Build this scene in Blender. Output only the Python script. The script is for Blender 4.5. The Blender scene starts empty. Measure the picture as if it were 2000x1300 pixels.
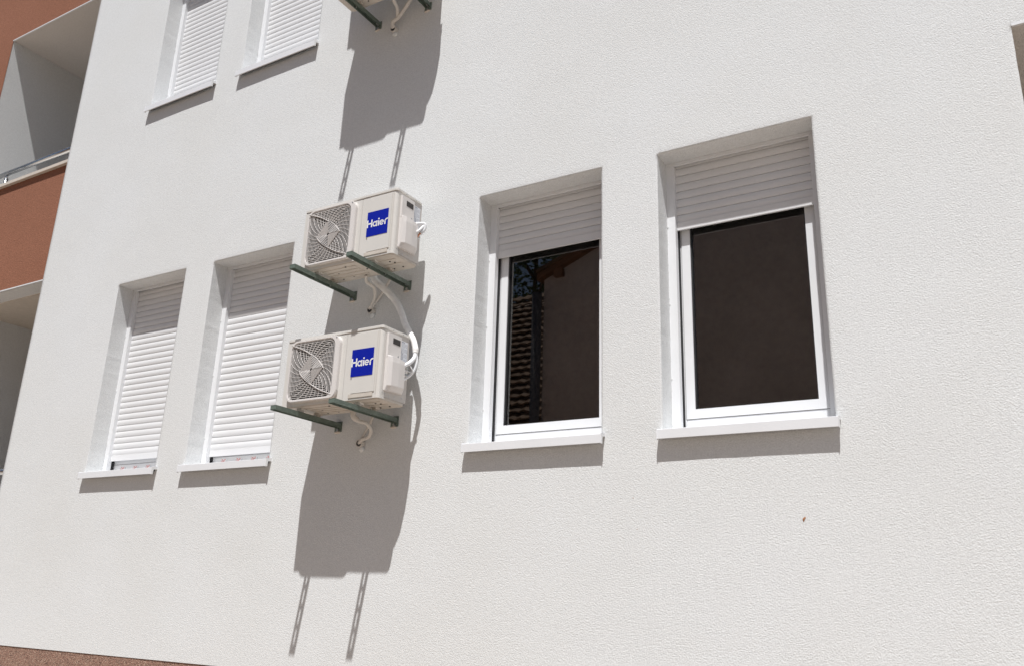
import bpy, bmesh, math, random
from mathutils import Vector, Matrix, noise
random.seed(7)
PI = math.pi
S = bpy.context.scene
col = S.collection

# ------------------------------------------------------------------ camera
cam_d = bpy.data.cameras.new('camera')
cam = bpy.data.objects.new('camera', cam_d); col.objects.link(cam)
cR = Vector((0.86037038, 0.50871881, 0.03111233)); cU = Vector((0.12611025, -0.27163506, 0.95410199)); cB = Vector((0.49382083, -0.81695751, -0.29786142))
M3 = Matrix((cR, cU, cB)).transposed()
cam.matrix_world = Matrix.Translation((0.9044, -4.198, -0.4665)) @ M3.to_4x4()
cam_d.sensor_width = 36.0
cam_d.lens = 36.0 * 1664.8 / 2000.0
cam_d.clip_start = 0.05; cam_d.clip_end = 500
S.camera = cam

# ------------------------------------------------------------------ world, sun
SUN = Vector((-0.3644, 1.0, -2.4427)).normalized()      # direction the light travels
elev = math.asin(-SUN.z)
W = bpy.data.worlds.new('World'); S.world = W; W.use_nodes = True
nt = W.node_tree; bg = nt.nodes['Background']
sky = nt.nodes.new('ShaderNodeTexSky'); sky.sky_type = 'NISHITA'; sky.sun_disc = False
sky.sun_elevation = elev
sky.sun_rotation = math.atan2(-SUN.x, -SUN.y)
sky.air_density = 1.0; sky.dust_density = 1.5; sky.ozone_density = 1.0
nt.links.new(sky.outputs[0], bg.inputs[0]); bg.inputs[1].default_value = 0.05
sd = bpy.data.lights.new('sun', 'SUN'); sun = bpy.data.objects.new('sun', sd); col.objects.link(sun)
sd.energy = 4.95; sd.angle = math.radians(0.55); sd.color = (1.0, 0.99, 0.975)
sun.rotation_euler = SUN.to_track_quat('-Z', 'Y').to_euler()
sun.location = (3, -8, 14)
S.view_settings.view_transform = 'Standard'; S.view_settings.look = 'None'
S.view_settings.exposure = 0.20; S.view_settings.gamma = 1.0
S.view_settings.use_curve_mapping = False

# ------------------------------------------------------------------ materials
def newmat(name):
    m = bpy.data.materials.new(name); m.use_nodes = True
    return m, m.node_tree, m.node_tree.nodes['Principled BSDF']
def N(t, typ, **k):
    n = t.nodes.new(typ)
    for a, b in k.items(): setattr(n, a, b)
    return n
def plain(name, c, rough=0.5, metal=0.0, var=0.04, vscale=9, bump=0.0, bscale=120, spec=0.5, dirt=None):
    m, t, p = newmat(name)
    tc = N(t, 'ShaderNodeTexCoord')
    nz = N(t, 'ShaderNodeTexNoise'); nz.inputs['Scale'].default_value = vscale; nz.inputs['Detail'].default_value = 5
    t.links.new(tc.outputs['Object'], nz.inputs['Vector'])
    mr = N(t, 'ShaderNodeMapRange'); mr.inputs[1].default_value = .3; mr.inputs[2].default_value = .7
    mr.inputs[3].default_value = 1 - var; mr.inputs[4].default_value = 1 + var
    t.links.new(nz.outputs[0], mr.inputs[0])
    mx = N(t, 'ShaderNodeMix', data_type='RGBA', blend_type='MULTIPLY'); mx.inputs[0].default_value = 1
    mx.inputs[6].default_value = (*c, 1); t.links.new(mr.outputs[0], mx.inputs[7])
    t.links.new(mx.outputs[2], p.inputs['Base Color'])
    p.inputs['Roughness'].default_value = rough; p.inputs['Metallic'].default_value = metal
    p.inputs['Specular IOR Level'].default_value = spec
    if bump:
        n2 = N(t, 'ShaderNodeTexNoise'); n2.inputs['Scale'].default_value = bscale; n2.inputs['Detail'].default_value = 3
        t.links.new(tc.outputs['Object'], n2.inputs['Vector'])
        b = N(t, 'ShaderNodeBump'); b.inputs['Strength'].default_value = 1; b.inputs['Distance'].default_value = bump
        t.links.new(n2.outputs[0], b.inputs['Height']); t.links.new(b.outputs[0], p.inputs['Normal'])
    return m
def plaster(name, c, grain=95, dist=0.004, tint=(1, 1, 1), speck=0.10, stain=0.03):
    """rubbed granular render: clumped grains (voronoi + noise) as bump, slight speckle and broad tonal drift"""
    m, t, p = newmat(name)
    geo = N(t, 'ShaderNodeNewGeometry')
    v = N(t, 'ShaderNodeTexVoronoi', feature='F1'); v.inputs['Scale'].default_value = grain
    n1 = N(t, 'ShaderNodeTexNoise'); n1.inputs['Scale'].default_value = grain * .75; n1.inputs['Detail'].default_value = 4; n1.inputs['Roughness'].default_value = .6
    n3 = N(t, 'ShaderNodeTexNoise'); n3.inputs['Scale'].default_value = 0.9; n3.inputs['Detail'].default_value = 5
    n4 = N(t, 'ShaderNodeTexNoise'); n4.inputs['Scale'].default_value = 38; n4.inputs['Detail'].default_value = 4
    for n in (v, n1, n3, n4): t.links.new(geo.outputs['Position'], n.inputs['Vector'])
    s = N(t, 'ShaderNodeMath', operation='MULTIPLY_ADD'); s.inputs[1].default_value = -0.55
    t.links.new(v.outputs['Distance'], s.inputs[0]); t.links.new(n1.outputs[0], s.inputs[2])
    b = N(t, 'ShaderNodeBump'); b.inputs['Strength'].default_value = 1.0; b.inputs['Distance'].default_value = dist
    t.links.new(s.outputs[0], b.inputs['Height']); t.links.new(b.outputs[0], p.inputs['Normal'])
    # colour: speckle and drift
    m1 = N(t, 'ShaderNodeMapRange'); m1.inputs[1].default_value = .3; m1.inputs[2].default_value = .62
    m1.inputs[3].default_value = 1 - speck; m1.inputs[4].default_value = 1 + speck * .35; t.links.new(n1.outputs[0], m1.inputs[0])
    m3 = N(t, 'ShaderNodeMapRange'); m3.inputs[1].default_value = .3; m3.inputs[2].default_value = .7
    m3.inputs[3].default_value = 1 - stain; m3.inputs[4].default_value = 1 + stain; t.links.new(n3.outputs[0], m3.inputs[0])
    m4 = N(t, 'ShaderNodeMapRange'); m4.inputs[1].default_value = .3; m4.inputs[2].default_value = .7
    m4.inputs[3].default_value = 1 - speck * .35; m4.inputs[4].default_value = 1 + speck * .2; t.links.new(n4.outputs[0], m4.inputs[0])
    a = N(t, 'ShaderNodeMath', operation='MULTIPLY'); t.links.new(m1.outputs[0], a.inputs[0]); t.links.new(m3.outputs[0], a.inputs[1])
    a2 = N(t, 'ShaderNodeMath', operation='MULTIPLY'); t.links.new(a.outputs[0], a2.inputs[0]); t.links.new(m4.outputs[0], a2.inputs[1])
    wm = N(t, 'ShaderNodeMix', data_type='RGBA'); t.links.new(n3.outputs[0], wm.inputs[0])
    wm.inputs[6].default_value = (c[0] * 1.01, c[1], c[2] * .975, 1); wm.inputs[7].default_value = (c[0] * .99, c[1], c[2] * 1.02, 1)
    mx = N(t, 'ShaderNodeMix', data_type='RGBA', blend_type='MULTIPLY'); mx.inputs[0].default_value = 1
    t.links.new(wm.outputs[2], mx.inputs[6]); t.links.new(a2.outputs[0], mx.inputs[7])
    t.links.new(mx.outputs[2], p.inputs['Base Color'])
    p.inputs['Roughness'].default_value = .95; p.inputs['Specular IOR Level'].default_value = .15
    return m
def speckle(name, cols, scale, dist):
    m, t, p = newmat(name)
    geo = N(t, 'ShaderNodeNewGeometry')
    v = N(t, 'ShaderNodeTexVoronoi'); v.inputs['Scale'].default_value = scale; t.links.new(geo.outputs['Position'], v.inputs['Vector'])
    sx = N(t, 'ShaderNodeSeparateColor'); t.links.new(v.outputs['Color'], sx.inputs[0])
    cr = N(t, 'ShaderNodeValToRGB'); e = cr.color_ramp.elements
    e[0].color = (*cols[0], 1); e[0].position = 0; e[1].color = (*cols[-1], 1); e[1].position = 1
    for i, c in enumerate(cols[1:-1]):
        q = e.new((i + 1) / (len(cols) - 1)); q.color = (*c, 1)
    t.links.new(sx.outputs[0], cr.inputs[0]); t.links.new(cr.outputs[0], p.inputs['Base Color'])
    b = N(t, 'ShaderNodeBump'); b.inputs['Distance'].default_value = dist; b.inputs['Strength'].default_value = 1; b.invert = True
    t.links.new(v.outputs['Distance'], b.inputs['Height']); t.links.new(b.outputs[0], p.inputs['Normal'])
    p.inputs['Roughness'].default_value = .85
    return m
def glassmat(name):
    m, t, p = newmat(name)
    t.nodes.remove(p); out = t.nodes['Material Output']
    fr = N(t, 'ShaderNodeFresnel'); fr.inputs[0].default_value = 1.52
    mu = N(t, 'ShaderNodeMath', operation='MULTIPLY'); mu.inputs[1].default_value = 3.0; mu.use_clamp = True
    t.links.new(fr.outputs[0], mu.inputs[0])
    gl = N(t, 'ShaderNodeBsdfGlossy'); gl.inputs['Roughness'].default_value = 0.0
    gl.inputs['Color'].default_value = (1, .98, .96, 1)
    tr = N(t, 'ShaderNodeBsdfTransparent'); tr.inputs[0].default_value = (.62, .62, .60, 1)
    mx = N(t, 'ShaderNodeMixShader')
    t.links.new(mu.outputs[0], mx.inputs[0]); t.links.new(tr.outputs[0], mx.inputs[1]); t.links.new(gl.outputs[0], mx.inputs[2])
    t.links.new(mx.outputs[0], out.inputs[0])
    return m

M = dict(
    wall=plaster('grey_render', (.716, .727, .729), grain=155, dist=.0018, speck=.11, stain=.02),
    brown=plaster('brown_render', (.30, .135, .085), grain=130, dist=.003, speck=.22, stain=.05),
    house=plaster('old_house_render', (.64, .535, .48), grain=14, dist=.015, speck=.16, stain=.10),
    plinth=speckle('mosaic_plaster', [(.10, .06, .045), (.30, .16, .12), (.36, .22, .16), (.20, .12, .09), (.48, .34, .26)], 150, .004),
    pvc=plain('white_pvc', (.765, .775, .79), .32, var=.015),
    sillm=plain('white_aluminium', (.76, .77, .79), .35, var=.02, vscale=5),
    slat=plain('shutter_white', (.735, .738, .745), .38, var=.02, vscale=3),
    seal=plain('grey_seal', (.16, .15, .15), .6),
    gasket=plain('black_rubber', (.02, .02, .022), .5),
    glass=glassmat('window_glass'),
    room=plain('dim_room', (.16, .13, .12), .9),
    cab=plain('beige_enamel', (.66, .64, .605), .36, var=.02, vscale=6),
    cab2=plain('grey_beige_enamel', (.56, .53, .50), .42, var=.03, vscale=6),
    plast=plain('grille_plastic', (.70, .67, .65), .42, var=.02),
    base=plain('base_pan_metal', (.58, .53, .47), .5, var=.08, vscale=14),
    dark=plain('dark_inside', (.03, .028, .027), .6),
    fan=plain('fan_plastic', (.035, .03, .028), .6),
    blue=plain('blue_sticker', (.002, .012, .33), .35, var=.01),
    white=plain('white_print', (.85, .85, .85), .4, var=.0),
    paper=plain('label_paper', (.70, .72, .76), .5, var=.05, vscale=60),
    ink=plain('grey_ink', (.22, .24, .30), .6),
    red=plain('red_ink', (.80, .13, .10), .5),
    green=plain('green_paint', (.13, .165, .14), .4, var=.25, vscale=18, bump=.0006, bscale=60),
    zinc=plain('zinc', (.55, .56, .56), .35, metal=.9, var=.1, vscale=40),
    pipe=plain('white_wrap', (.82, .81, .79), .55, var=.06, vscale=30, bump=.002, bscale=35),
    hose=plain('hose_plastic', (.60, .57, .53), .5, var=.05, vscale=30),
    copper=plain('copper', (.72, .30, .16), .35, metal=.7, var=.1),
    chrome=plain('steel_rail', (.62, .64, .67), .24, metal=1.0, var=.03),
    stone=plain('coping_stone', (.60, .54, .47), .6, var=.06, vscale=25),
    soffit=plaster('soffit_render', (.66, .63, .60), grain=70, dist=.002, speck=.05, stain=.02),
    tile=plain('clay_tile', (.17, .10, .055), .8, var=.35, vscale=5),
    wood=plain('brown_wood', (.22, .10, .05), .7, var=.2, vscale=20),
    leaf=plain('leaf', (.06, .11, .03), .6, var=.4, vscale=2),
    bark=plain('bark', (.12, .09, .065), .9, var=.3),
    pipegrey=plain('grey_downpipe', (.13, .13, .14), .6),
    rust=plain('rust_mark', (.36, .17, .08), .9, var=.3, vscale=90),
    patio=speckle('paving', [(.30, .25, .21), (.34, .285, .235), (.37, .31, .255), (.32, .27, .22)], 30, .002),
)

# ------------------------------------------------------------------ helpers
def link(name, bm, m, parent=None, loc=None, smooth=False, bev=0):
    me = bpy.data.meshes.new(name)
    if bev:
        bmesh.ops.bevel(bm, geom=[e for e in bm.edges if len(e.link_faces) == 2 and e.calc_face_angle(0) > .6], offset=bev, segments=2, affect='EDGES', clamp_overlap=True)
    bm.normal_update(); bm.to_mesh(me); bm.free()
    if smooth:
        for pl in me.polygons: pl.use_smooth = True
    me.materials.append(M[m])
    o = bpy.data.objects.new(name, me); col.objects.link(o)
    if parent: o.parent = parent
    if loc: o.location = loc
    return o
def box(bm, x0, x1, y0, y1, z0, z1):
    v = [bm.verts.new((x, y, z)) for x in (x0, x1) for y in (y0, y1) for z in (z0, z1)]
    for f in ((0, 1, 3, 2), (4, 6, 7, 5), (0, 4, 5, 1), (2, 3, 7, 6), (0, 2, 6, 4), (1, 5, 7, 3)): bm.faces.new([v[i] for i in f])
    return v
def bx(name, m, parent, *b, bev=0):
    bm = bmesh.new(); box(bm, *b); return link(name, bm, m, parent, bev=bev)
def quad(bm, *pts): bm.faces.new([bm.verts.new(p) for p in pts])
def prism(bm, prof, axis, a, b):
    """extrude closed profile [(p,q)] along axis; x: (a,p,q) ; y: (p,a,q) ; z:(p,q,a)"""
    def mk(t, p, q): return {'x': (t, p, q), 'y': (p, t, q), 'z': (p, q, t)}[axis]
    A = [bm.verts.new(mk(a, p, q)) for p, q in prof]; B = [bm.verts.new(mk(b, p, q)) for p, q in prof]
    n = len(prof)
    for i in range(n): bm.faces.new((A[i], A[(i + 1) % n], B[(i + 1) % n], B[i]))
    bm.faces.new(A); bm.faces.new(B[::-1])
    bmesh.ops.recalc_face_normals(bm, faces=bm.faces)
def spline(pts, n=8):
    P = [Vector(p) for p in pts]; P = [2 * P[0] - P[1]] + P + [2 * P[-1] - P[-2]]; out = []
    for i in range(1, len(P) - 2):
        for k in range(n):
            t = k / n; a, b, c, d = P[i - 1:i + 3]
            out.append(.5 * ((2 * b) + (c - a) * t + (2 * a - 5 * b + 4 * c - d) * t * t + (3 * b - a - 3 * c + d) * t ** 3))
    out.append(P[-2]); return out
def tube(bm, pts, r, seg=12, wob=0.0, sp=True):
    P = spline(pts) if sp else [Vector(p) for p in pts]
    rings = []; up = Vector((0.31, .2, .93))
    for i, p in enumerate(P):
        d = (P[min(i + 1, len(P) - 1)] - P[max(i - 1, 0)]).normalized()
        u = d.cross(up).normalized(); w = u.cross(d)
        up = w if abs(w.length - 1) < .1 else up
        rr = r(i / (len(P) - 1)) if callable(r) else r
        rr *= 1 + wob * noise.noise(p * 60)
        rings.append([bm.verts.new(p + rr * (math.cos(2 * PI * k / seg) * u + math.sin(2 * PI * k / seg) * w)) for k in range(seg)])
    for a, b in zip(rings, rings[1:]):
        for k in range(seg): bm.faces.new((a[k], a[(k + 1) % seg], b[(k + 1) % seg], b[k]))
    bm.faces.new(rings[0][::-1]); bm.faces.new(rings[-1])
    bmesh.ops.recalc_face_normals(bm, faces=bm.faces)
def cyl(bm, p0, p1, r, seg=12): tube(bm, [p0, p1], r, seg, sp=False)
def empty(name, loc, label=None, cat=None, group=None, parent=None):
    o = bpy.data.objects.new(name, None); col.objects.link(o); o.location = loc; o.empty_display_size = .1
    if parent: o.parent = parent
    tag(o, label, cat, group); return o
def tag(o, label=None, cat=None, group=None, kind=None):
    if label: o['label'] = label
    if cat: o['category'] = cat
    if group: o['group'] = group
    if kind: o['kind'] = kind
    return o
def copy_tree(o, parent=None):
    c = o.copy(); col.objects.link(c)
    if parent: c.parent = parent
    for ch in o.children: copy_tree(ch, c)
    return c

# ------------------------------------------------------------------ the building
B = empty('apartment_building', (0, 0, 0), 'pale grey rendered apartment building with recessed windows and brown balcony fronts', 'apartment building')
XC, ZP, GZ = -6.845, -0.9456, -2.05
ZT, ZS, DG = 2.0248, 0.402, 0.144       # opening top, sill front top, depth of the guide rails
ZS2, ZT2 = 3.769, 5.37
WX = [(-5.633, -4.768), (-4.434, -3.564), (-1.912, -1.042), (-.688, .179)]
RB = (1.132, 3.9, 0.25, 2.256)           # balcony opening on the right
opens = [(a, b, ZS - .02, ZT) for a, b in WX] + [(a, b, ZS2 - .02, ZT2) for a, b in WX[:2]] + [RB, (RB[0], RB[1], 3.62, 5.6)]
def lines(lo, hi, marks, step):
    L = sorted(set([lo, hi] + [m_ for m_ in marks if lo < m_ < hi])); out = []
    for a, b in zip(L, L[1:]):
        n = max(1, round((b - a) / step)); out += [a + (b - a) * i / n for i in range(n)]
    return out + [hi]
marksx = [v for o_ in opens for v in (o_[0], o_[0] + .012, o_[0] - .012, o_[1], o_[1] - .012, o_[1] + .012)]
marksz = [v for o_ in opens for v in (o_[2], o_[3], o_[3] + .012)]
xs = lines(XC, 4.6, marksx, .035); zs = lines(ZP, 7.2, marksz, .035)
def inside(x, z): return any(a < x < b and c < z < d for a, b, c, d in opens)
bm = bmesh.new(); G = {}
def on_edge(x, z):
    for a, b, c, d in opens:
        if (abs(x - a) < 1e-6 or abs(x - b) < 1e-6) and c - 1e-6 <= z <= d + 1e-6: return True
        if (abs(z - d) < 1e-6 or abs(z - c) < 1e-6) and a - 1e-6 <= x <= b + 1e-6: return True
    return False
def wv(i, k):
    if (i, k) not in G:
        x, z = xs[i], zs[k]
        y = .0022 * noise.noise(Vector((x * 1.3, 0, z * 1.3))) + .0008 * noise.noise(Vector((x * 5, 3, z * 5)))
        dx = dz = 0
        if on_edge(x, z):
            y += .0012; dx = .0012 * noise.noise(Vector((x * 9, 7, z * 23))); dz = .0016 * noise.noise(Vector((x * 23, 11, z * 9)))
        if i == 0 or i == len(xs) - 1: y += .003; dx = .0015 * noise.noise(Vector((1, 7, z * 23)))
        G[i, k] = bm.verts.new((x + dx, y, z + dz))
    return G[i, k]
for i in range(len(xs) - 1):
    for k in range(len(zs) - 1):
        if not inside((xs[i] + xs[i + 1]) / 2, (zs[k] + zs[k + 1]) / 2):
            bm.faces.new((wv(i, k), wv(i + 1, k), wv(i + 1, k + 1), wv(i, k + 1)))
# reveals, soffits: walk boundary edges of each opening and extrude inwards
bm.edges.ensure_lookup_table()
for e in [e for e in bm.edges if len(e.link_faces) == 1]:
    a, b = e.verts; mx_, mz_ = (a.co.x + b.co.x) / 2, (a.co.z + b.co.z) / 2
    dep = None
    for q, (x0, x1, z0, z1) in enumerate(opens):
        if x0 - .01 < mx_ < x1 + .01 and z0 - .01 < mz_ < z1 + .01: dep = .30 if q < 6 else .012
    if abs(mx_ - XC) < .01: dep = .5
    if dep:
        def pt(v, d_): return (v.co.x, d_, v.co.z)
        for d0, d1 in ((0, dep),):
            va, vb = bm.verts.new(pt(a, dep)), bm.verts.new(pt(b, dep))
            bm.faces.new((a, b, vb, va))
bmesh.ops.recalc_face_normals(bm, faces=bm.faces)
wall = link('wall', bm, 'wall', B, smooth=False)
for p_ in wall.data.polygons: p_.use_smooth = abs(p_.normal.y) > .5
tag(wall, 'pale grey rendered main wall between the balconies')
bx('plinth', 'plinth', B, XC + .002, 4.6, .004, .3, GZ - .05, ZP - .0)
# solid behind wall (top, ends) so light does not leak
bx('core', 'room', B, XC + .01, 4.6, .9, 1.0, ZP, 7.2)
bx('roof', 'stone', B, -13, 4.6, -.0, 4, 7.2, 7.4)
# little rust mark and fly specks on the render
for (x, z, r_) in ((-.002, -.065, .006), (.004, -.058, .004), (-.003, -.073, .003), (-.86, .06, .0025), (-.84, -.10, .002)):
    bm = bmesh.new(); bmesh.ops.create_icosphere(bm, subdivisions=1, radius=r_, matrix=Matrix.Translation((x, -.001, z)) @ Matrix.Diagonal((1, .3, 1.4, 1)))
    link('rust_speck', bm, 'rust', B)

# right balcony opening: soffit, side return hidden, back wall
def balcony(name_x0, x1, z0, z1, y0, soff_out):
    b = empty('balcony', (name_x0, y0, z0), parent=B)
    def P(name, m, *q, bev=0):
        o = bx(name, m, b, q[0] - name_x0, q[1] - name_x0, q[2] - y0, q[3] - y0, q[4] - z0, q[5] - z0, bev=bev); return o
    return b, P
for zz in (0, 3.344):
    b, P = balcony(RB[0], RB[1], RB[2] + zz, RB[3] + zz, 0, 0)
    P('soffit', 'soffit', RB[0] - .2, RB[1] + .2, .012, 2.0, RB[3] + zz, RB[3] + zz + .12)
    P('drip_profile', 'pvc', RB[0] + .002, RB[1] - .002, -.004, .011, RB[3] + zz - .004, RB[3] + zz + .010)
    P('side_wall', 'wall', RB[0] - .15, RB[0], .013, 2.0, RB[2] + zz, RB[3] + zz)
    P('side_wall', 'wall', RB[1], RB[1] + .15, .013, 2.0, RB[2] + zz, RB[3] + zz)
    P('back_wall', 'wall', RB[0] - .2, RB[1] + .2, 2.0, 2.1, RB[2] + zz - .9, RB[3] + zz)
    P('floor', 'stone', RB[0] - .2, RB[1] + .2, .3, 2.0, RB[2] + zz - .95, RB[2] + zz - .85)
    P('coping', 'stone', RB[0] + .002, RB[1] - .002, -.03, .25, RB[2] + zz, RB[2] + zz + .035)
    tag(b, 'balcony opening in the grey wall at the right edge')

# brown balcony facade on the left, set back behind the grey bay
YB, XB, X0 = .10, -8.705, -13.0
def panel(z0, z1, label):
    bm = bmesh.new(); X = lines(X0, XC - .0005, [], .06); Z = lines(z0, z1, [], .06)
    V = [[bm.verts.new((x, YB + .002 * noise.noise(Vector((x * 1.5, 5, z * 1.5))), z)) for z in Z] for x in X]
    for i in range(len(X) - 1):
        for k in range(len(Z) - 1): bm.faces.new((V[i][k], V[i + 1][k], V[i + 1][k + 1], V[i][k + 1]))
    o = link('brown_panel', bm, 'brown', B); tag(o, label); return o
panel(5.640, 6.75, 'brown rendered band above the upper balcony')
panel(2.338, 3.585, 'brown rendered parapet of the upper balcony')
panel(-1.0, .245, 'brown rendered parapet of the lower balcony')
bm = bmesh.new()
for (z0, z1) in ((3.585, 5.64), (.245, 2.338)):      # strip of brown wall left of the openings
    X = lines(X0, XB, [], .1); Z = lines(z0, z1, [], .06)
    V = [[bm.verts.new((x, YB + .002 * noise.noise(Vector((x * 1.5, 5, z * 1.5))), z)) for z in Z] for x in X]
    for i in range(len(X) - 1):
        for k in range(len(Z) - 1): bm.faces.new((V[i][k], V[i + 1][k], V[i + 1][k + 1], V[i][k + 1]))
link('brown_pier', bm, 'brown', B)
for zc, zt, lab in ((3.62, 5.640, 'upper recessed balcony with steel handrail between brown panels'), (.28, 2.338, 'lower recessed balcony under the brown parapet')):
    b = empty('balcony', (XB, YB, zc), parent=B); tag(b, lab)
    def Q(name, m, x0, x1, y0, y1, z0, z1, bev=0): return bx(name, m, b, x0 - XB, x1 - XB, y0 - YB, y1 - YB, z0 - zc, z1 - zc, bev=bev)
    Q('soffit', 'soffit', XB - .2, XC + .6, YB + .008, 2.2, zt + .001, zt + .25)
    Q('side_wall', 'wall', XB - .2, XB, YB + .006, 2.2, zc - 1.2, zt)
    Q('back_wall', 'wall', XB, XC + .6, 2.0, 2.2, zc - 1.2, zt)
    Q('side_wall', 'wall', XC + .35, XC + .55, .502, 2.0, zc - 1.2, zt)
    Q('floor', 'stone', XB, XC + .35, YB + .2, 2.0, zc - 1.3, zc - 1.15)
    Q('inner_parapet', 'wall', XB, XC + .35, YB + .01, YB + .2, zc - 1.29, zc - .04)
    Q('drip_profile', 'pvc', XB, XC - .002, YB - .006, YB + .007, zt - .006, zt + .005)
    Q('coping', 'stone', XB + .002, XC - .05, YB - .035, YB + .24, zc - .034, zc, bev=.003)
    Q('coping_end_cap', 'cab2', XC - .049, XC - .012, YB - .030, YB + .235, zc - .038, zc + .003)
    for i in range(7):
        bm = bmesh.new(); bmesh.ops.create_icosphere(bm, subdivisions=1, radius=.008, matrix=Matrix.Translation((.15 + i * .27, -.012, -.040)) @ Matrix.Diagonal((1.6, 1, .7, 1)))
        link('adhesive_dab', bm, 'stone', b)
    r_ = empty('handrail', (.0, .10, .235), parent=b)
    bm = bmesh.new(); cyl(bm, (.02, 0, 0), (XC + .3 - XB, 0, 0), .026, 20); link('rail', bm, 'chrome', r_, smooth=True)
    for px_ in (.35, 1.75):
        bm = bmesh.new(); cyl(bm, (px_, 0, -.235), (px_, 0, -.06), .021, 16); cyl(bm, (px_, 0, -.06), (px_, 0, -.02), .012, 12); link('post', bm, 'chrome', r_, smooth=True)

# ------------------------------------------------------------------ windows
SL = .05
def slat_mesh(L):
    prof = [(-.0005, .0004)]
    for i in range(9):
        t = i / 8; z = .0015 + t * .0435
        prof.append((-.0032 * math.sin(PI * (.02 + .96 * t)) ** .9 - .0015, z))
    prof += [(.0005, .0472), (.0035, .0475), (.0035, .0500), (.0100, .0500), (.0100, 0.0004)]
    bm = bmesh.new(); prism(bm, prof, 'x', 0, L)
    me = bpy.data.meshes.new('slat'); bm.normal_update(); bm.to_mesh(me); bm.free(); me.materials.append(M['slat'])
    return me
def window(a, b, zs_, zt_, shut, label, film=0, lip=True):
    w = b - a
    W_ = empty('window', (a, 0, zs_), label, parent=B)
    def P(name, m, x0, x1, y0, y1, z0, z1, bev=.0015): return bx(name, m, W_, x0, x1, y0, y1, z0, z1, bev=bev)
    H = zt_ - zs_
    # guide rails with the strip of the shutter box above
    P('guide_rail', 'pvc', .000, .048, DG, DG + .038, .028, H - .020)
    P('guide_rail', 'pvc', w - .048, w, DG, DG + .038, .028, H - .020)
    P('box_strip', 'pvc', .000, w, DG - .002, DG + .012, H - .0198, H - .001)
    P('shutter_box', 'pvc', .000, w, DG + .0455, DG + .14, H - .06, H - .003)
    # little silicone blobs down the left joint
    bm = bmesh.new()
    for zq in (.27, .75, 1.18):
        if zq < H - .1: bmesh.ops.create_icosphere(bm, subdivisions=1, radius=.006, matrix=Matrix.Translation((.003, DG - .001, zq + random.uniform(-.05, .05))) @ Matrix.Diagonal((.9, .5, 1.3, 1)))
    for k in range(26):
        zq = random.uniform(.05, H - .05)
        bmesh.ops.create_icosphere(bm, subdivisions=1, radius=random.uniform(.0012, .003), matrix=Matrix.Translation((.001, DG - .0005, zq)) @ Matrix.Diagonal((1, .5, 2.2, 1)))
    link('silicone_bead', bm, 'wall', W_)
    # shutter
    key = round(w, 3)
    if key not in SM: SM[key] = slat_mesh(w - .0955 + .0)
    z = shut + .048
    P('bottom_bar', 'slat', .0495, w - .0495, DG + .026, DG + .040, shut, shut + .0465, bev=.002)
    z = shut + .0475
    while z < H - .0225:
        s_ = bpy.data.objects.new('slat', SM[key]); col.objects.link(s_); s_.parent = W_
        s_.location = (.0478, DG + .034 + random.uniform(-.0004, .0004), z)
        z += SL
    P('brush_seal', 'gasket', .044, .0535, DG + .047, DG + .060, .032, H - .075, bev=0)
    P('brush_seal', 'gasket', w - .0535, w - .044, DG + .047, DG + .060, .032, H - .075, bev=0)
    # fixed frame (behind the shutter)
    y0 = DG + .066
    fx0, fx1, fz0 = .020, w - .020, .034
    P('frame', 'pvc', fx0, fx0 + .040, y0, y0 + .07, fz0, H - .07)
    P('frame', 'pvc', fx1 - .040, fx1, y0, y0 + .07, fz0, H - .07)
    P('frame', 'pvc', fx0 + .0402, fx1 - .0402, y0, y0 + .07, fz0, fz0 + .0595)
    # opening sash, 4 mm proud with a fine joint round it
    sa = empty('sash', (0, 0, 0), parent=W_)
    sx0, sx1, sz0, sz1 = fx0 + .040, fx1 - .040, fz0 + .063, H - .09
    yS = y0 - .0035
    def S_(name, m, *q, bev=.002): return bx(name, m, W_, *q, bev=bev)
    bpy.data.objects.remove(sa)
    bm = bmesh.new()      # rubber seal showing as a fine dark joint round the sash
    yj = y0 - .0007
    box(bm, sx0 - .0030, sx0 - .0002, yj, y0 + .01, sz0 - .003, sz1); box(bm, sx1 + .0002, sx1 + .0030, yj, y0 + .01, sz0 - .003, sz1); box(bm, sx0, sx1, yj, y0 + .01, sz0 - .0030, sz0 - .0002)
    link('seal', bm, 'seal', W_)
    S_('sash', 'pvc', sx0, sx0 + .050, yS, y0 + .05, sz0, sz1)
    S_('sash', 'pvc', sx1 - .050, sx1, yS, y0 + .05, sz0, sz1)
    S_('sash', 'pvc', sx0 + .0502, sx1 - .0502, yS, y0 + .05, sz0, sz0 + .052)
    gx0, gx1, gz0 = sx0 + .050, sx1 - .050, sz0 + .052
    bm = bmesh.new()
    box(bm, gx0 + .0002, gx0 + .008, yS + .008, yS + .022, gz0 + .0002, sz1); box(bm, gx1 - .006, gx1 - .0002, yS + .008, yS + .022, gz0 + .0002, sz1)
    box(bm, gx0 + .0061, gx1 - .0061, yS + .008, yS + .022, gz0 + .0002, gz0 + .006)
    link('gasket', bm, 'gasket', W_)
    bx('glass_spacer', 'zinc', W_, gx0 + .0065, gx0 + .0105, yS + .026, yS + .034, gz0 + .008, sz1)
    bm = bmesh.new(); yg = yS + .023
    quad(bm, (gx0, yg, gz0), (gx1, yg, gz0), (gx1, yg, sz1), (gx0, yg, sz1)); link('glass_pane', bm, 'glass', W_)
    # sill: sheet with front lip, and end caps
    e0, e1, yf, h = -.016, w + .018, -.0467, .0475
    bm = bmesh.new()
    prism(bm, [(yf, 0), (yf, -h), (yf + .010, -h), (yf + .010, -h + .0015), (yf + .0015, -h + .0015), (yf + .0015, -.003), (DG + .065, .027), (DG + .065, .031), (yf + .002, .0015)], 'x', e0, e1)
    si = link('sill', bm, 'sillm', W_)
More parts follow.
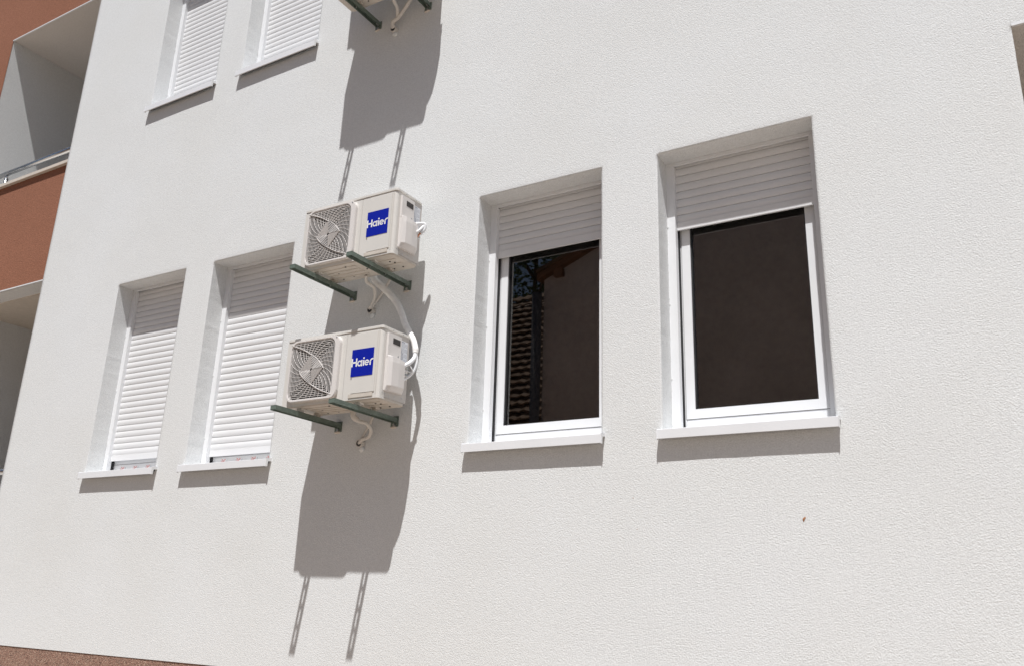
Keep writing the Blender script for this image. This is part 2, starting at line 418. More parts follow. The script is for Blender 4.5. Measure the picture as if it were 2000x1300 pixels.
    for xx in ((e0 - .003, e0), (e1, e1 + .003)) if lip else ((e0 - .003, e0),):
        bm = bmesh.new()
        prism(bm, [(yf - .003, .005), (yf - .003, -h - .004), (yf + .013, -h - .004), (yf + .016, -.012), (.02, -.004), (.02, .020), (.0, .013)], 'x', *xx)
        link('end_cap', bm, 'pvc', W_)
    if not lip:      # the right end stops short and shows a stepped end piece
        bm = bmesh.new()
        prism(bm, [(yf - .003, .004), (yf - .003, -h - .003), (yf + .012, -h - .003), (yf + .016, -.014), (.0, -.010), (.0, .012)], 'x', e1 + .0002, e1 + .010)
        link('end_cap', bm, 'pvc', W_)
    # printed protective film left on the frame bottom
    if film:
        fm = bmesh.new(); quad(fm, (fx0 + .02, y0 - .0012, fz0 + .002), (fx1 - .02, y0 - .0012, fz0 + .002), (fx1 - .02, y0 - .0012, fz0 + .054), (fx0 + .02, y0 - .0012, fz0 + .054))
        fo = link('protective_film', fm, 'white', W_)
        rb, gb = bmesh.new(), bmesh.new(); yy = y0 - .0018; k = 0
        xq = fx0 + .12
        while xq < fx1 - .08:
            zq = fz0 + .010
            for (dx, dz, ww, hh) in ((0, 0, .030, .004), (.004, .004, .004, .016), (.012, .008, .018, .004), (.020, .012, .004, .014), (.028, .016, .020, .004), (.030, .004, .004, .012), (.040, .002, .014, .004), (.036, .026, .016, .004), (.010, .026, .012, .004)):
                quad(rb, (xq + dx, yy, zq + dz), (xq + dx + ww, yy, zq + dz), (xq + dx + ww, yy, zq + dz + hh), (xq + dx, yy, zq + dz + hh))
            quad(gb, (xq + .066, yy, zq + .008), (xq + .069, yy, zq + .008), (xq + .069, yy, zq + .028), (xq + .066, yy, zq + .028))
            quad(gb, (xq + .080, yy, zq + .004), (xq + .130, yy, zq + .004), (xq + .130, yy, zq + .006), (xq + .080, yy, zq + .006))
            xq += .16
        link('red_print', rb, 'red', fo); link('grey_print', gb, 'ink', fo)
    return W_
SM = {}
window(*WX[0], ZS, ZT, .121, 'narrow window with closed shutter nearest the brown balconies', film=1, lip=False)
window(*WX[1], ZS, ZT, .093, 'window with closed shutter left of the lower air conditioner, printed film on its frame', film=1, lip=False)
window(*WX[2], ZS, ZT, 1.249, 'window with half raised shutter reflecting the tiled roof opposite')
window(*WX[3], ZS, ZT, 1.200, 'rightmost window with half raised shutter and plain dark glass')
window(*WX[0], ZS2, ZT2, .032, 'upper floor window with closed shutter above the leftmost window')
window(*WX[1], ZS2, ZT2, .032, 'upper floor window with closed shutter nearest the topmost air conditioner', lip=True)
# dim rooms behind the glass
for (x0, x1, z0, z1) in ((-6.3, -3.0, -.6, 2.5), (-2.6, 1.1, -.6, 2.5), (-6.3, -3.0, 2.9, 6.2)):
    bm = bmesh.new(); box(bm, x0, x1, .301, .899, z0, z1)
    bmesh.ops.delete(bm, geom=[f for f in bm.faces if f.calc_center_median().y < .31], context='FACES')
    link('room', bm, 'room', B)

# ------------------------------------------------------------------ air conditioners
AW, AH, AD = .78, .452, .262
def rrect(x0, x1, z0, z1, r, n=6):
    pts = []
    for cx, cz, a0 in ((x1 - r, z1 - r, 0), (x0 + r, z1 - r, 90), (x0 + r, z0 + r, 180), (x1 - r, z0 + r, 270)):
        for i in range(n + 1):
            a = math.radians(a0 + 90 * i / n); pts.append((cx + r * math.cos(a), cz + r * math.sin(a)))
    return pts
def ring(bm, outer, inner, y, y2):
    n = len(outer)
    O = [bm.verts.new((p[0], y, p[1])) for p in outer]; I = [bm.verts.new((p[0], y, p[1])) for p in inner]
    O2 = [bm.verts.new((p[0], y2, p[1])) for p in outer]; I2 = [bm.verts.new((p[0], y2, p[1])) for p in inner]
    for i in range(n):
        j = (i + 1) % n
        bm.faces.new((O[i], O[j], I[j], I[i])); bm.faces.new((O[j], O[i], O2[i], O2[j])); bm.faces.new((I[i], I[j], I2[j], I2[i]))
    bmesh.ops.recalc_face_normals(bm, faces=bm.faces)
def make_ac():
    """origin: front left bottom corner, x right, y back to the wall"""
    A = empty('air_conditioner', (0, 0, 0))
    # casing: shell with a front opening for the fan
    gx0, gx1, gz0, gz1 = .050, .440, .034, .420
    bm = bmesh.new()
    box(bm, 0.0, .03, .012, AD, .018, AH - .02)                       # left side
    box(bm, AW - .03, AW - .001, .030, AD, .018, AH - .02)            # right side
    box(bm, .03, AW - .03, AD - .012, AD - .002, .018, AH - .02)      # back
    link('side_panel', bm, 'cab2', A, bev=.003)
    # front skin
    bm = bmesh.new()
    inn = rrect(gx0, gx1, gz0, gz1, .052)
    out = []
    for (x, z) in inn:      # map the hole outline onto the panel's outline
        cx, cz = (gx0 + gx1) / 2, (gz0 + gz1) / 2
        sx, sz = (x - cx), (z - cz)
        X1, Xm, Z0, Z1 = .500 - cx, .0 - cx, .006 - cz, AH - .022 - cz
        t = min((X1 if sx > 0 else Xm) / sx if abs(sx) > 1e-6 else 1e9, (Z1 if sz > 0 else Z0) / sz if abs(sz) > 1e-6 else 1e9)
        out.append((cx + sx * t, cz + sz * t))
    # push exact corners
    for cxx, czz in ((.0, .006), (.5, .006), (.0, AH - .022), (.5, AH - .022)):
        j = min(range(len(out)), key=lambda q: (out[q][0] - cxx) ** 2 + (out[q][1] - czz) ** 2); out[j] = (cxx, czz)
    ring(bm, out, inn, 0.0, .02)
    link('front_panel', bm, 'cab', A)
    # right hand front: seam, shallow raised service panel, rounded right corner
    r = .022
    prof = [(.502, .02), (.502, .0)] + [(AW - r + r * math.sin(math.radians(a)), r - r * math.cos(math.radians(a))) for a in range(0, 91, 10)] + [(AW, .05), (AW - .02, .05), (AW - .03, .02)]
    bm = bmesh.new(); prism(bm, prof, 'z', .006, AH - .022); link('service_panel', bm, 'cab', A)
    bm = bmesh.new(); box(bm, .566, .745, -.0045, -.0002, .046, AH - .034); link('raised_panel', bm, 'cab', A, bev=.003)
    bm = bmesh.new(); box(bm, .548, .735, -.004, -.0002, .0195, .042); link('lower_recess', bm, 'base', A, bev=.002)
    bm = bmesh.new()
    for xx in (.752, .758): box(bm, xx, xx + .0016, -.0012, .001, .03, AH - .03)
    link('fold_line', bm, 'cab2', A)
    # lid with overhanging rim
    bm = bmesh.new()
    out = rrect(-.004, AW + .004, -.004, AD + .003, .018, 4)
    prism(bm, out, 'z', AH - .021, AH); o = link('lid', bm, 'cab', A, bev=.004)
    bm = bmesh.new()
    for (xx, yy) in ((AW + .0042, .09), (AW + .0042, .19)): cyl(bm, (xx, yy, AH - .012), (xx + .003, yy, AH - .012), .004, 8)
    cyl(bm, (gx1 - .006, -.026, gz1 - .008), (gx1 - .006, -.024, gz1 - .008), .004, 8)
    link('screw', bm, 'zinc', A)
    # base pan with ribs and drain holes
    pan = bmesh.new(); prism(pan, rrect(.002, AW - .002, .004, AD - .002, .03, 4), 'z', .0, .0178)
    po = link('base_pan', pan, 'base', A, bev=.003)
    for q in [(.16, .43, .05 + .045 * k, .066 + .045 * k) for k in range(4)] + [(.60, .74, .07 + .07 * k, .085 + .07 * k) for k in range(2)]:
        bm = bmesh.new(); box(bm, *q, -.004, -.0002); link('rib', bm, 'base', po, bev=.0015)
    bm = bmesh.new()
    for (x, y) in ((.24, .115), (.30, .20), (.36, .045), (.47, .13), (.52, .20), (.58, .05), (.68, .10), (.70, .125), (.705, .205), (.20, .21), (.63, .21)):
        cyl(bm, (x, y, -.0046), (x, y, .004), .0055, 10)
    link('drain_hole', bm, 'dark', po)
    # fan grille: bulged frame, swirl of bars
    g = bmesh.new()
    fr = -.024
    ou = rrect(gx0 - .002, gx1 + .022, gz0 - .006, gz1 + .006, .050); inn = rrect(gx0 + .010, gx1 - .018, gz0 + .008, gz1 - .006, .050)
    ring(g, ou, inn, fr, 0.001)
    gr = link('grille_frame', g, 'plast', A, bev=.003)
    cx, cz = (gx0 + gx1) / 2 - .004, (gz0 + gz1) / 2 + .001; R = .188
    g = bmesh.new()
    def clip(x, z, m_=.0): 
        return gx0 + .006 < x < gx1 - .012 and gz0 + .004 < z < gz1 - .002
    def bar(p, q, w_=.0013, yy=fr + .004, th=.004):
        d = Vector((q[0] - p[0], 0, q[1] - p[1])); L = d.length
        if L < 1e-5: return
        n_ = Vector((-d.z, 0, d.x)).normalized() * w_
        a = Vector((p[0], yy, p[1])); b_ = Vector((q[0], yy, q[1])); dy = Vector((0, th, 0))
        v = [g.verts.new(t_) for t_ in (a + n_, a - n_, b_ - n_, b_ + n_, a + n_ + dy, a - n_ + dy, b_ - n_ + dy, b_ + n_ + dy)]
        for f in ((0, 1, 2, 3), (7, 6, 5, 4), (0, 4, 5, 1), (1, 5, 6, 2), (2, 6, 7, 3), (3, 7, 4, 0)): g.faces.new([v[i] for i in f])
    def poly(pts, **k):
        for p, q in zip(pts, pts[1:]): bar(p, q, **k)
    # main arcs: from the top-left corner over the hub to the right, and its half-turn twin
    A1 = [(q.x, q.z) for q in spline([(-.184, 0, .176), (-.150, 0, .162), (-.076, 0, .133), (-.005, 0, .093), (.045, 0, .060), (.082, 0, .027), (.098, 0, .0)], 4)]
    step = .0118
    DR, dt = .096, math.radians(-3)
    def in_hub(x, z):
        c_, s_ = math.cos(dt), math.sin(dt); X_, Z_ = x * c_ - z * s_, x * s_ + z * c_
        return abs(X_) + abs(Z_) < DR
    h = R - .003
    while h > .045:        # concentric squares, broken where the hub sits
        n_ = 36
        for (ax, sg) in (('h', 1), ('h', -1), ('v', 1), ('v', -1)):
            run = []
            for i in range(n_ + 1):
                t = -h + 2 * h * i / n_
                x, z = (t, sg * h) if ax == 'h' else (sg * h, t)
                ok = not in_hub(x, z) and clip(cx + x, cz + z)
                if ok: run.append((cx + x, cz + z))
                if (not ok or i == n_) and run:
                    if len(run) > 1: bar(run[0], run[-1], w_=.0012)
                    run = []
        h -= step
    for k in range(30):     # thin spiral ribs
        a0 = 2 * PI * k / 30 + .1; pts = []
        for i in range(11):
            t = i / 10; rr = .080 + .165 * t; an = a0 - .62 * t
            x, z = rr * math.cos(an), rr * math.sin(an)
            if clip(cx + x, cz + z) and not in_hub(x, z): pts.append((cx + x, cz + z))
        poly(pts, w_=.0010, yy=fr + .003, th=.004)
    for k in range(8):      # turned square hub
        q = DR - .0118 * k
        P4 = [(cx + q * math.cos(-dt + PI / 2 * i), cz + q * math.sin(-dt + PI / 2 * i)) for i in range(5)]
        for i in range(4):
            wide = i in (0, 2)
            mx_ = ((P4[i][0] + P4[i + 1][0]) / 2, (P4[i][1] + P4[i + 1][1]) / 2)
            if wide:
                d_ = Vector((mx_[0] - cx, mx_[1] - cz)); d_ = d_.normalized() * (d_.length + .006)
                poly([P4[i], (cx + d_.x, cz + d_.y), P4[i + 1]], w_=.0019, yy=fr - .002, th=.006)
            else: bar(P4[i], P4[i + 1], w_=.0013, yy=fr, th=.005)
    for s_ in (1, -1): poly([(cx + s_ * x, cz + s_ * z) for x, z in A1 if abs(x) < R and abs(z) < R], w_=.0024, yy=fr - .002, th=.007)
    go = link('grille_bars', g, 'plast', A); go['kind'] = 'stuff'
    # shroud, fan and coil behind the grille
    bm = bmesh.new(); n = 28
    a = [bm.verts.new((cx + .182 * math.cos(2 * PI * i / n), .0, cz + .182 * math.sin(2 * PI * i / n))) for i in range(n)]
    b_ = [bm.verts.new((cx + .170 * math.cos(2 * PI * i / n), .10, cz + .170 * math.sin(2 * PI * i / n))) for i in range(n)]
    for i in range(n): bm.faces.new((a[i], a[(i + 1) % n], b_[(i + 1) % n], b_[i]))
    bm.faces.new(b_); link('shroud', bm, 'dark', A)
    bm = bmesh.new()
    for k in range(3):
        a0 = 2 * PI * k / 3 + .5; rows = []
        for i in range(7):
            rr = .03 + .13 * i / 6; row = []
            for j in range(7):
                t = j / 6; an = a0 + t * 1.55 - .35 * (i / 6)
                row.append(bm.verts.new((cx + rr * math.cos(an), .025 + .04 * t, cz + rr * math.sin(an))))
            rows.append(row)
        for i in range(6):
            for j in range(6): bm.faces.new((rows[i][j], rows[i][j + 1], rows[i + 1][j + 1], rows[i + 1][j]))
    fo = link('fan', bm, 'fan', A, smooth=True)
    bm = bmesh.new(); cyl(bm, (cx, .015, cz), (cx, .075, cz), .036, 20); link('hub', bm, 'fan', fo)
    # blue sticker with its lettering
    lx, lz, lw = .556, .148, .170
    s_ = bx('logo_sticker', 'blue', A, lx, lx + lw, -.0062, -.0048, lz, lz + lw)
    lm = bmesh.new()
    def stroke(pts, w_=.0098, cap=True):
        y = -.0068
        for p, q in zip(pts, pts[1:]):
            d = Vector((q[0] - p[0], q[1] - p[1])); d.normalize(); n_ = Vector((-d.y, d.x)) * w_ / 2
            quad(lm, (p[0] - n_.x, y, p[1] - n_.y), (q[0] - n_.x, y, q[1] - n_.y), (q[0] + n_.x, y, q[1] + n_.y), (p[0] + n_.x, y, p[1] + n_.y))
    def arcp(x, z, r_, a0, a1, n_=14, sx=1.0): return [(x + sx * r_ * math.cos(math.radians(a0 + (a1 - a0) * i / n_)), z + r_ * math.sin(math.radians(a0 + (a1 - a0) * i / n_))) for i in range(n_ + 1)]
    bz_ = lz + .062; xh, ch = .036, .052
    X = lx + .006
    stroke([(X, bz_), (X, bz_ + ch)]); stroke([(X + .034, bz_), (X + .034, bz_ + ch)]); stroke([(X, bz_ + .026), (X + .034, bz_ + .026)])
    X = lx + .0650; stroke(arcp(X, bz_ + .018, .0140, 0, 360, 22), .0088); stroke([(X + .0165, bz_ - .001), (X + .0165, bz_ + .038)], .0092)
    X = lx + .0965; stroke([(X, bz_), (X, bz_ + .036)], .0092); stroke([(X - .005, bz_ + .0475), (X + .005, bz_ + .0475)], .010)
    X = lx + .1210; stroke(arcp(X, bz_ + .018, .0140, 0, 315, 20), .0088); stroke([(X - .014, bz_ + .018), (X + .0165, bz_ + .018)], .0068)
    X = lx + .1475; stroke([(X, bz_), (X, bz_ + .022)]); stroke(arcp(X + .016, bz_ + .020, .016, 180, 95, 8)); stroke([(X + .0145, bz_ + .036), (lx + lw, bz_ + .037)], .0085)
    link('lettering', lm, 'white', s_)
    # right hand side: valve cover with hand recess, rating label
    sx_ = AW - .001
    bm = bmesh.new()
    pr = [(.038, .0), (.040, .022), (.062, .038), (.120, .044), (.185, .038), (.205, .020), (.210, .0)]
    Vt = [[bm.verts.new((sx_ + q * s2 + (.004 if q else 0), p, z + .02 * (.14 - p) * e2)) for (p, q) in pr] for z, s2, e2 in ((.060, .45, -2), (.090, 1, -2), (.235, 1, 0), (.262, .95, 2.5), (.270, .45, 2.5))]
    for i in range(4):
        for j in range(len(pr) - 1): bm.faces.new((Vt[i][j], Vt[i][j + 1], Vt[i + 1][j + 1], Vt[i + 1][j]))
    bm.faces.new(Vt[0][::-1]); bm.faces.new(Vt[-1]); bmesh.ops.recalc_face_normals(bm, faces=bm.faces)
    vc = link('valve_cover', bm, 'plast', A, bev=.002)
    bm = bmesh.new(); box(bm, sx_, sx_ + .018, .038, .162, .262, .412); link('cover_plate', bm, 'plast', A, bev=.003)
    bm = bmesh.new(); box(bm, sx_ + .0181, sx_ + .0192, .080, .150, .352, .388); link('hand_recess', bm, 'fan', vc)
    bm = bmesh.new(); cyl(bm, (sx_ + .018, .138, .285), (sx_ + .0215, .138, .285), .006, 10); link('screw', bm, 'zinc', vc)
    bm = bmesh.new(); quad(bm, (sx_ + .0022, .164, .262), (sx_ + .0022, .244, .262), (sx_ + .0022, .244, .402), (sx_ + .0022, .164, .402))
    rl = link('rating_label', bm, 'paper', A)
    bm = bmesh.new()
    for k in range(15):
        z = .392 - k * .0082; L_ = .070 if k % 4 else .045
        quad(bm, (sx_ + .0026, .168, z), (sx_ + .0026, .168 + L_, z), (sx_ + .0026, .168 + L_, z + (.004 if k == 0 else .0016)), (sx_ + .0026, .168, z + (.004 if k == 0 else .0016)))
    link('small_print', bm, 'ink', rl)
    bm = bmesh.new()
    box(bm, sx_ + .0002, sx_ + .002, .034, .036, .03, AH - .04)
    box(bm, sx_ + .0002, sx_ + .002, .0362, .15, .060, .062)
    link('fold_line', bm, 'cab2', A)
    bm = bmesh.new()
    for (yy, zz) in ((.035, .045), (.055, .040), (.095, .032), (.15, .040), (.22, .045)): cyl(bm, (sx_, yy, zz), (sx_ + .0025, yy, zz), .0038, 8)
    link('screw', bm, 'zinc', A)
    # shut-off valve
    bm = bmesh.new(); cyl(bm, (sx_, .215, .235), (sx_ + .030, .222, .232), .012, 12); link('valve', bm, 'zinc', A, smooth=True); bm = bmesh.new(); cyl(bm, (sx_, .215, .19), (sx_ + .030, .222, .185), .010, 12); link('valve', bm, 'zinc', A, smooth=True)
    # rubber feet
    for (xx, yy) in ((.120, .055), (.120, .205), (.590, .055), (.590, .205)):
        bm = bmesh.new(); box(bm, xx - .022, xx + .022, yy - .020, yy + .020, -.012, -.0002)
        cyl(bm, (xx, yy, -.028), (xx, yy, -.0103), .015, 12)
        f_ = link('foot', bm, 'base' if yy > .1 else 'cab', A)
        bm = bmesh.new(); cyl(bm, (xx - .012, yy - .02, -.045), (xx - .012, yy - .02, .010), .005, 8); link('bolt', bm, 'zinc', f_)
    return A
ac0 = make_ac()
UN = [(-3.075, .638, 'air conditioner with blue logo, lowest of the column, white pipe looping into its side'),
      (-3.050, 1.548, 'air conditioner with blue logo just above the lowest one, loose copper pipe ends'),
      (-3.045, 3.755, 'air conditioner cut off by the top edge, only its underside showing'),
      (-3.070, 4.635, 'air conditioner above the picture that shades the one below')]
UNITS = []
for i, (x, z, lab) in enumerate(UN):
    o = ac0 if i == 0 else copy_tree(ac0)
    o.location = (x, -.403 if i < 2 else -.430, z); tag(o, lab, 'air conditioner', 'air conditioners mounted in a column'); UNITS.append(o)

# ------------------------------------------------------------------ slotted wall brackets
def make_bracket(L=.588):
    A = empty('wall_bracket', (0, 0, 0))
    w, h, t = .046, .029, .0025
    bm = bmesh.new()
    box(bm, -w / 2, -w / 2 + t, -L, -.004, -h, 0); box(bm, w / 2 - t, w / 2, -L, -.004, -h, 0)
    # web with elongated slots
    yy = -L; solid = []
    slots = [(-L + .018 + .050 * k, -L + .018 +   .050 * k + .036) for k in range(9)]
    e = -L
    for s0, s1 in slots:
        box(bm, -w / 2 + t + .0001, w / 2 - t - .0001, e, s0, -t, -.0001)
        box(bm, -w / 2 + t + .0001, -.0046, s0 + .0001, s1 - .0001, -t, -.0001); box(bm, .0046, w / 2 - t - .0001, s0 + .0001, s1 - .0001, -t, -.0001)
        e = s1
    box(bm, -w / 2 + t + .0001, w / 2 - t - .0001, e, -.004, -t, -.0001)
    link('channel', bm, 'green', A)
    bm = bmesh.new(); box(bm, -w / 2 + .0026, w / 2 - .0026, -L + .001, -L + .004, -h + .004, -.0028); link('end_plate', bm, 'green', A)
    bm = bmesh.new(); box(bm, -.030, .030, -.004, .000, -.055, .012); link('wall_plate', bm, 'green', A, bev=.001)
    bm = bmesh.new(); cyl(bm, (0, -.004, -.044), (0, -.014, -.044), .009, 6); cyl(bm, (0, -.030, -.018), (.0, -.004, -.018), .006, 8); link('bolt', bm, 'zinc', A)
    bm = bmesh.new(); bmesh.ops.create_icosphere(bm, subdivisions=2, radius=.016, matrix=Matrix.Translation((-.006, -.002, -.058)) @ Matrix.Diagonal((1.7, .5, .55, 1))); link('mounting_foam', bm, 'stone', A, smooth=True)
    return A
br0 = make_bracket(); first = True
names_u = ['the lowest air conditioner', 'the unit with loose copper ends', 'the unit cut by the top edge', 'the unseen topmost air conditioner']
for i, (ux, uz, _) in enumerate(UN):
    for j, dx in enumerate((.125, .595)):
        o = br0 if first else copy_tree(br0); first = False
        o.location = (ux + dx, 0, uz - .028)
        o.rotation_euler = (math.radians(-.5), 0, math.radians(random.uniform(-.5, .5)))
        tag(o, 'dark green slotted bracket, %s of the pair under %s' % (('left', 'right')[j], names_u[i]), 'bracket', 'wall brackets carrying the air conditioners')

# ------------------------------------------------------------------ pipes and hoses
def pipe(name, pts, r, m, label, cat, group=None, wob=0.0, parts=()):
    base = Vector(pts[0]); A = empty(name, base, label, cat, group)
    bm = bmesh.new(); tube(bm, [Vector(p) - base for p in pts], r, 14, wob); link('hose_body' if m == 'hose' else 'wrapping', bm, m, A, smooth=True)
    for (pn, pp, rr, mm) in parts:
        bm = bmesh.new(); tube(bm, [Vector(p) - base for p in pp], rr, 12); link(pn, bm, mm, A, smooth=True)
    return A
vx, vy, vz = UN[0][0] + AW, -.400, UN[0][1]
pipe('insulated_pipe', [(-2.745, -.03, 1.62), (-2.688, -.05, 1.552), (-2.590, -.055, 1.470), (-2.497, -.06, 1.376), (-2.435, -.070, 1.285), (-2.390, -.085, 1.205), (-2.335, -.105, 1.135), (-2.285, -.120, 1.070), (-2.256, -.130, 1.010), (-2.250, -.134, .975)],
     lambda t: .025 - .007 * t, 'pipe', 'long white wrapped pipe bundle running from the upper air conditioner down to the lowest one', 'pipe', wob=.10,
     parts=[('branch', [(-2.251, -.134, .985), (-2.246, -.145, .945), (-2.252, -.180, .905), (-2.262, -.215, .878), (-2.280, -.245, .855)], .0135, 'pvc'),
            ('branch', [(-2.250, -.132, .985), (-2.240, -.130, .925), (-2.246, -.140, .870), (-2.262, -.160, .830), (-2.285, -.195, .795)], .0105, 'pvc'),
            ('cable_tie', [(-2.258, -.195, .905), (-2.240, -.170, .862), (-2.246, -.16, .845), (-2.262, -.18, .850), (-2.275, -.21, .858)], .0040, 'pvc')])
ux_, uz_ = UN[1][0] + AW, UN[1][1]
pipe('pipe_end', [(ux_ + .012, -.245, uz_ + .245), (ux_ + .030, -.225, uz_ + .262), (ux_ + .050, -.195, uz_ + .272), (ux_ + .062, -.18, uz_ + .268), (ux_ + .060, -.182, uz_ + .235), (ux_ + .046, -.20, uz_ + .205)],
     .0125, 'pvc', 'short white sleeved pipe stub bent over with a bare copper end beside the upper unit', 'pipe', None, .05,
     parts=[('copper_end', [(ux_ + .046, -.20, uz_ + .206), (ux_ + .036, -.215, uz_ + .180), (ux_ + .030, -.225, uz_ + .160)], .0058, 'copper'),
            ('copper_end', [(ux_ + .030, -.235, uz_ + .262), (ux_ + .022, -.246, uz_ + .246), (ux_ + .012, -.255, uz_ + .232)], .0068, 'copper'),
            ('sleeve', [(ux_ + .060, -.185, uz_ + .262), (ux_ + .052, -.215, uz_ + .222), (ux_ + .030, -.235, uz_ + .196), (ux_ + .010, -.245, uz_ + .198)], .009, 'pvc')])
def outlet(x, z, lab):
    A = empty('wall_outlet', (x, 0, z), lab, 'pipe outlet', 'pipe outlets in the wall below the air conditioners')
    bm = bmesh.new(); cyl(bm, (0, .02, 0), (0, -.035, -.002), .026, 18); link('collar', bm, 'hose', A, smooth=False)
    bm = bmesh.new(); cyl(bm, (0, -.0352, -.002), (0, -.037, -.002), .019, 16); link('opening', bm, 'dark', A)
    bm = bmesh.new(); bmesh.ops.create_icosphere(bm, subdivisions=2, radius=.024, matrix=Matrix.Translation((.004, -.008, -.034)) @ Matrix.Diagonal((1, .6, .9, 1)))
    for v in bm.verts: v.co += Vector((noise.noise(v.co * 70), 0, noise.noise(v.co * 70 + Vector((5, 5, 5))))) * .006
    link('filler', bm, 'wall', A, smooth=True)
OUT = [(-2.735, .462, 'pipe outlet in the wall under the lowest air conditioner'), (-2.738, 1.365, 'pipe outlet in the wall between the two logo units'), (-2.746, 3.60, 'pipe outlet in the wall under the topmost visible unit')]
for a in OUT: outlet(*a)
ox, oz = OUT[0][:2]; u = UN[0]
pipe('drain_hose', [(u[0] + .435, -.22, u[1] - .002), (u[0] + .437, -.215, u[1] - .048), (u[0] + .460, -.19, u[1] - .072), (u[0] + .490, -.15, u[1] - .082), (u[0] + .497, -.11, u[1] - .115), (u[0] + .455, -.075, u[1] - .150), (u[0] + .385, -.050, u[1] - .158), (ox, -.030, oz)], .012, 'hose', 'curved beige drain hose from the base of the lowest unit into the wall outlet', 'hose', 'hoses into the wall outlets',
     parts=[('elbow', [(u[0] + .435, -.22, u[1] - .002), (u[0] + .437, -.215, u[1] - .045), (u[0] + .455, -.195, u[1] - .068)], .018, 'hose')])
pipe('refrigerant_hose', [(u[0] + .50, -.09, u[1] + .03), (u[0] + .445, -.06, u[1] - .06), (ox + .006, -.035, oz + .008)], .009, 'hose', 'straight thin hose behind the curved drain hose of the lowest unit', 'hose', 'hoses into the wall outlets')
ox, oz = OUT[1][:2]; u = UN[1]
pipe('drain_hose', [(u[0] + .40, -.20, u[1] - .01), (u[0] + .385, -.17, u[1] - .045), (u[0] + .41, -.12, u[1] - .075), (u[0] + .375, -.07, u[1] - .13), (ox - .003, -.035, oz + .005)], .011, 'hose', 'left beige hose of two meeting at the outlet between the logo units', 'hose', 'hoses into the wall outlets')
pipe('refrigerant_hose', [(u[0] + .50, -.06, u[1] + .01), (u[0] + .43, -.05, u[1] - .08), (ox + .008, -.035, oz + .004)], .010, 'hose', 'right slanting hose of two meeting at the outlet between the logo units', 'hose', 'hoses into the wall outlets')
ox, oz = OUT[2][:2]; u = UN[2]
pipe('drain_hose', [(u[0] + .40, -.20, u[1] - .00), (u[0] + .40, -.16, u[1] - .04), (u[0] + .385, -.10, u[1] - .06), (u[0] + .34, -.05, u[1] - .09), (ox - .006, -.04, oz + .035), (ox, -.03, oz)], .013, 'hose', 'left pale hose under the air conditioner at the top edge', 'hose', 'hoses into the wall outlets')
pipe('refrigerant_hose', [(u[0] + .52, -.10, u[1] + .01), (u[0] + .44, -.075, u[1] - .05), (u[0] + .36, -.055, u[1] - .095), (ox + .006, -.05, oz + .045), (ox + .004, -.03, oz)], .015, 'hose', 'right thicker pale hose under the air conditioner at the top edge', 'hose', 'hoses into the wall outlets')

# ------------------------------------------------------------------ ground
bm = bmesh.new()
quad(bm, (-150, -150, GZ), (150, -150, GZ), (150, 60, GZ), (-150, 60, GZ))
g = link('ground', bm, 'patio'); tag(g, kind='structure')

# ------------------------------------------------------------------ the houses opposite (seen in the glass)
H_ = empty('opposite_house', (0, -9, GZ), 'old rendered house with timber eaves across the yard, mirrored in the window glass', 'house')
def hp(x, y, z): return (x, y + 9, z - GZ)
xl, xr_, ze, sl = -6.65, 1.6, 5.50, .41
xm = (xl + xr_) / 2; zm = ze + sl * (xm - xl)
bm = bmesh.new(); prism(bm, [(xl, 0), (xr_, 0), (xr_, ze - GZ), (xm, zm - GZ), (xl, ze - GZ)], 'y', 0, -9); link('wall', bm, 'house', H_)
for s_ in (-1, 1):
    e_ = xl - .10 if s_ < 0 else xr_ + .10
    z_e = ze - .10 * sl
    bm = bmesh.new()
    prism(bm, [(e_, z_e - GZ + .012), (xm, zm - GZ + .012), (xm, zm - GZ + .13), (e_, z_e - GZ + .13)], 'y', .13, -9.4); link('roof', bm, 'wood', H_)
    bm = bmesh.new(); n = 34
    prism(bm, [(e_, z_e - GZ + .14), (xm, zm - GZ + .14), (xm, zm - GZ + .2), (e_, z_e - GZ + .2)], 'y', .17, -9.4); link('roof_covering', bm, 'tile', H_)
for xx in (xl + .35, xm, xr_ - .35):
    zz = ze + sl * (min(xx - xl, xr_ - xx)) - GZ
    bm = bmesh.new(); box(bm, xx - .09, xx + .09, .0005, .12, zz - .15, zz + .0); link('purlin', bm, 'wood', H_)
bm = bmesh.new(); cyl(bm, (xl - .10, .10, .05), (xl - .10, .10, ze - GZ - .3), .095, 14); link('downpipe', bm, 'pipegrey', H_, smooth=True)

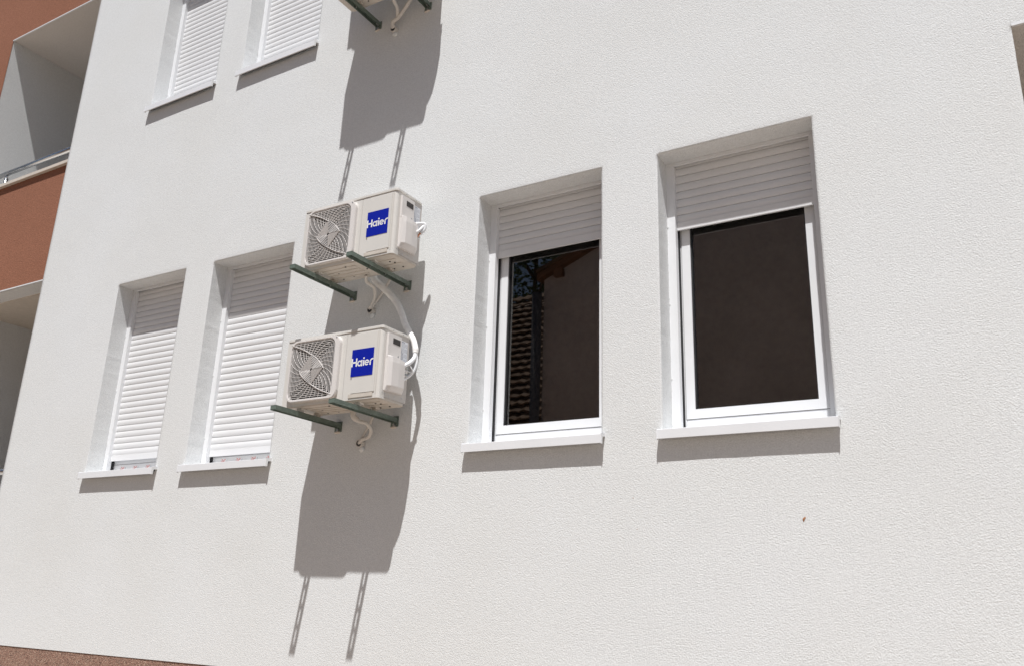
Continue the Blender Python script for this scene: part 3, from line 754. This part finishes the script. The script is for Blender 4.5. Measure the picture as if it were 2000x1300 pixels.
H2 = empty('tiled_shed', (-9.5, -9.6, GZ), 'low neighbouring building with a clay tile roof, mirrored in the window glass', 'shed')
ya, za, yb_, zb_ = -9.5, 2.2, -13.2, 6.95
bm = bmesh.new(); prism(bm, [(ya - .3 + 9.6, 0), (ya - .3 + 9.6, za - GZ), (yb_ + 9.6, zb_ - GZ - .2), (yb_ + 9.6, 0)], 'x', -5, 2.6); link('wall', bm, 'house', H2)
nr = 24
for k in range(nr):
    f0, f1 = k / nr, (k + 1.25) / nr
    bm = bmesh.new(); nx = 130; rows = []
    for f_, lift in ((f0, .065), (f1, .0)):
        y = ya + (yb_ - ya) * f_; z = za + (zb_ - za) * f_
        rows.append([bm.verts.new((-5.2 + 8.0 * i / nx, y + 9.6 + lift * .8, z - GZ + lift + .014 * math.sin(i * 2 * PI / 4) + random.uniform(-.008, .008))) for i in range(nx + 1)])
    fr_ = [bm.verts.new(v.co + Vector((0, 0, -.035))) for v in rows[0]]
    for i in range(nx):
        bm.faces.new((rows[0][i], rows[0][i + 1], rows[1][i + 1], rows[1][i])); bm.faces.new((fr_[i], fr_[i + 1], rows[0][i + 1], rows[0][i]))
    link('tile_row', bm, 'tile', H2)
T_ = empty('tree', (-12.0, -18, GZ), 'leafy tree standing behind the tiled roof, mirrored in the window glass', 'tree')
bm = bmesh.new(); tube(bm, [(0, 0, 0), (.1, 0, 3), (-.1, .1, 7), (.1, 0, 13)], lambda t: .22 * (1 - .75 * t), 10)
for k in range(9):
    a = k * 2.4; z = 8 + .6 * k
    tube(bm, [(0, 0, z), (.9 * math.cos(a), .9 * math.sin(a), z + .7), (1.9 * math.cos(a), 1.9 * math.sin(a), z + 1.1)], lambda t: .07 * (1 - .7 * t), 6)
link('trunk', bm, 'bark', T_)
bm = bmesh.new()
cl = [(Vector((random.gauss(0, 1.5), random.gauss(0, 1.3), random.uniform(8.5, 15.5)))) for _ in range(190)]
for c in cl:
    for _ in range(110):
        p = c + Vector((random.gauss(0, .38), random.gauss(0, .38), random.gauss(0, .32)))
        q = Matrix.Rotation(random.uniform(0, 6.28), 3, 'Z') @ Matrix.Rotation(random.uniform(-1.1, 1.1), 3, 'X')
        s2 = random.uniform(.06, .12)
        bm.faces.new([bm.verts.new(p + q @ Vector(v)) for v in ((-s2, 0, 0), (0, -s2 * .5, 0), (s2, 0, 0), (0, s2 * .5, 0))])
cr = link('crown', bm, 'leaf', T_)
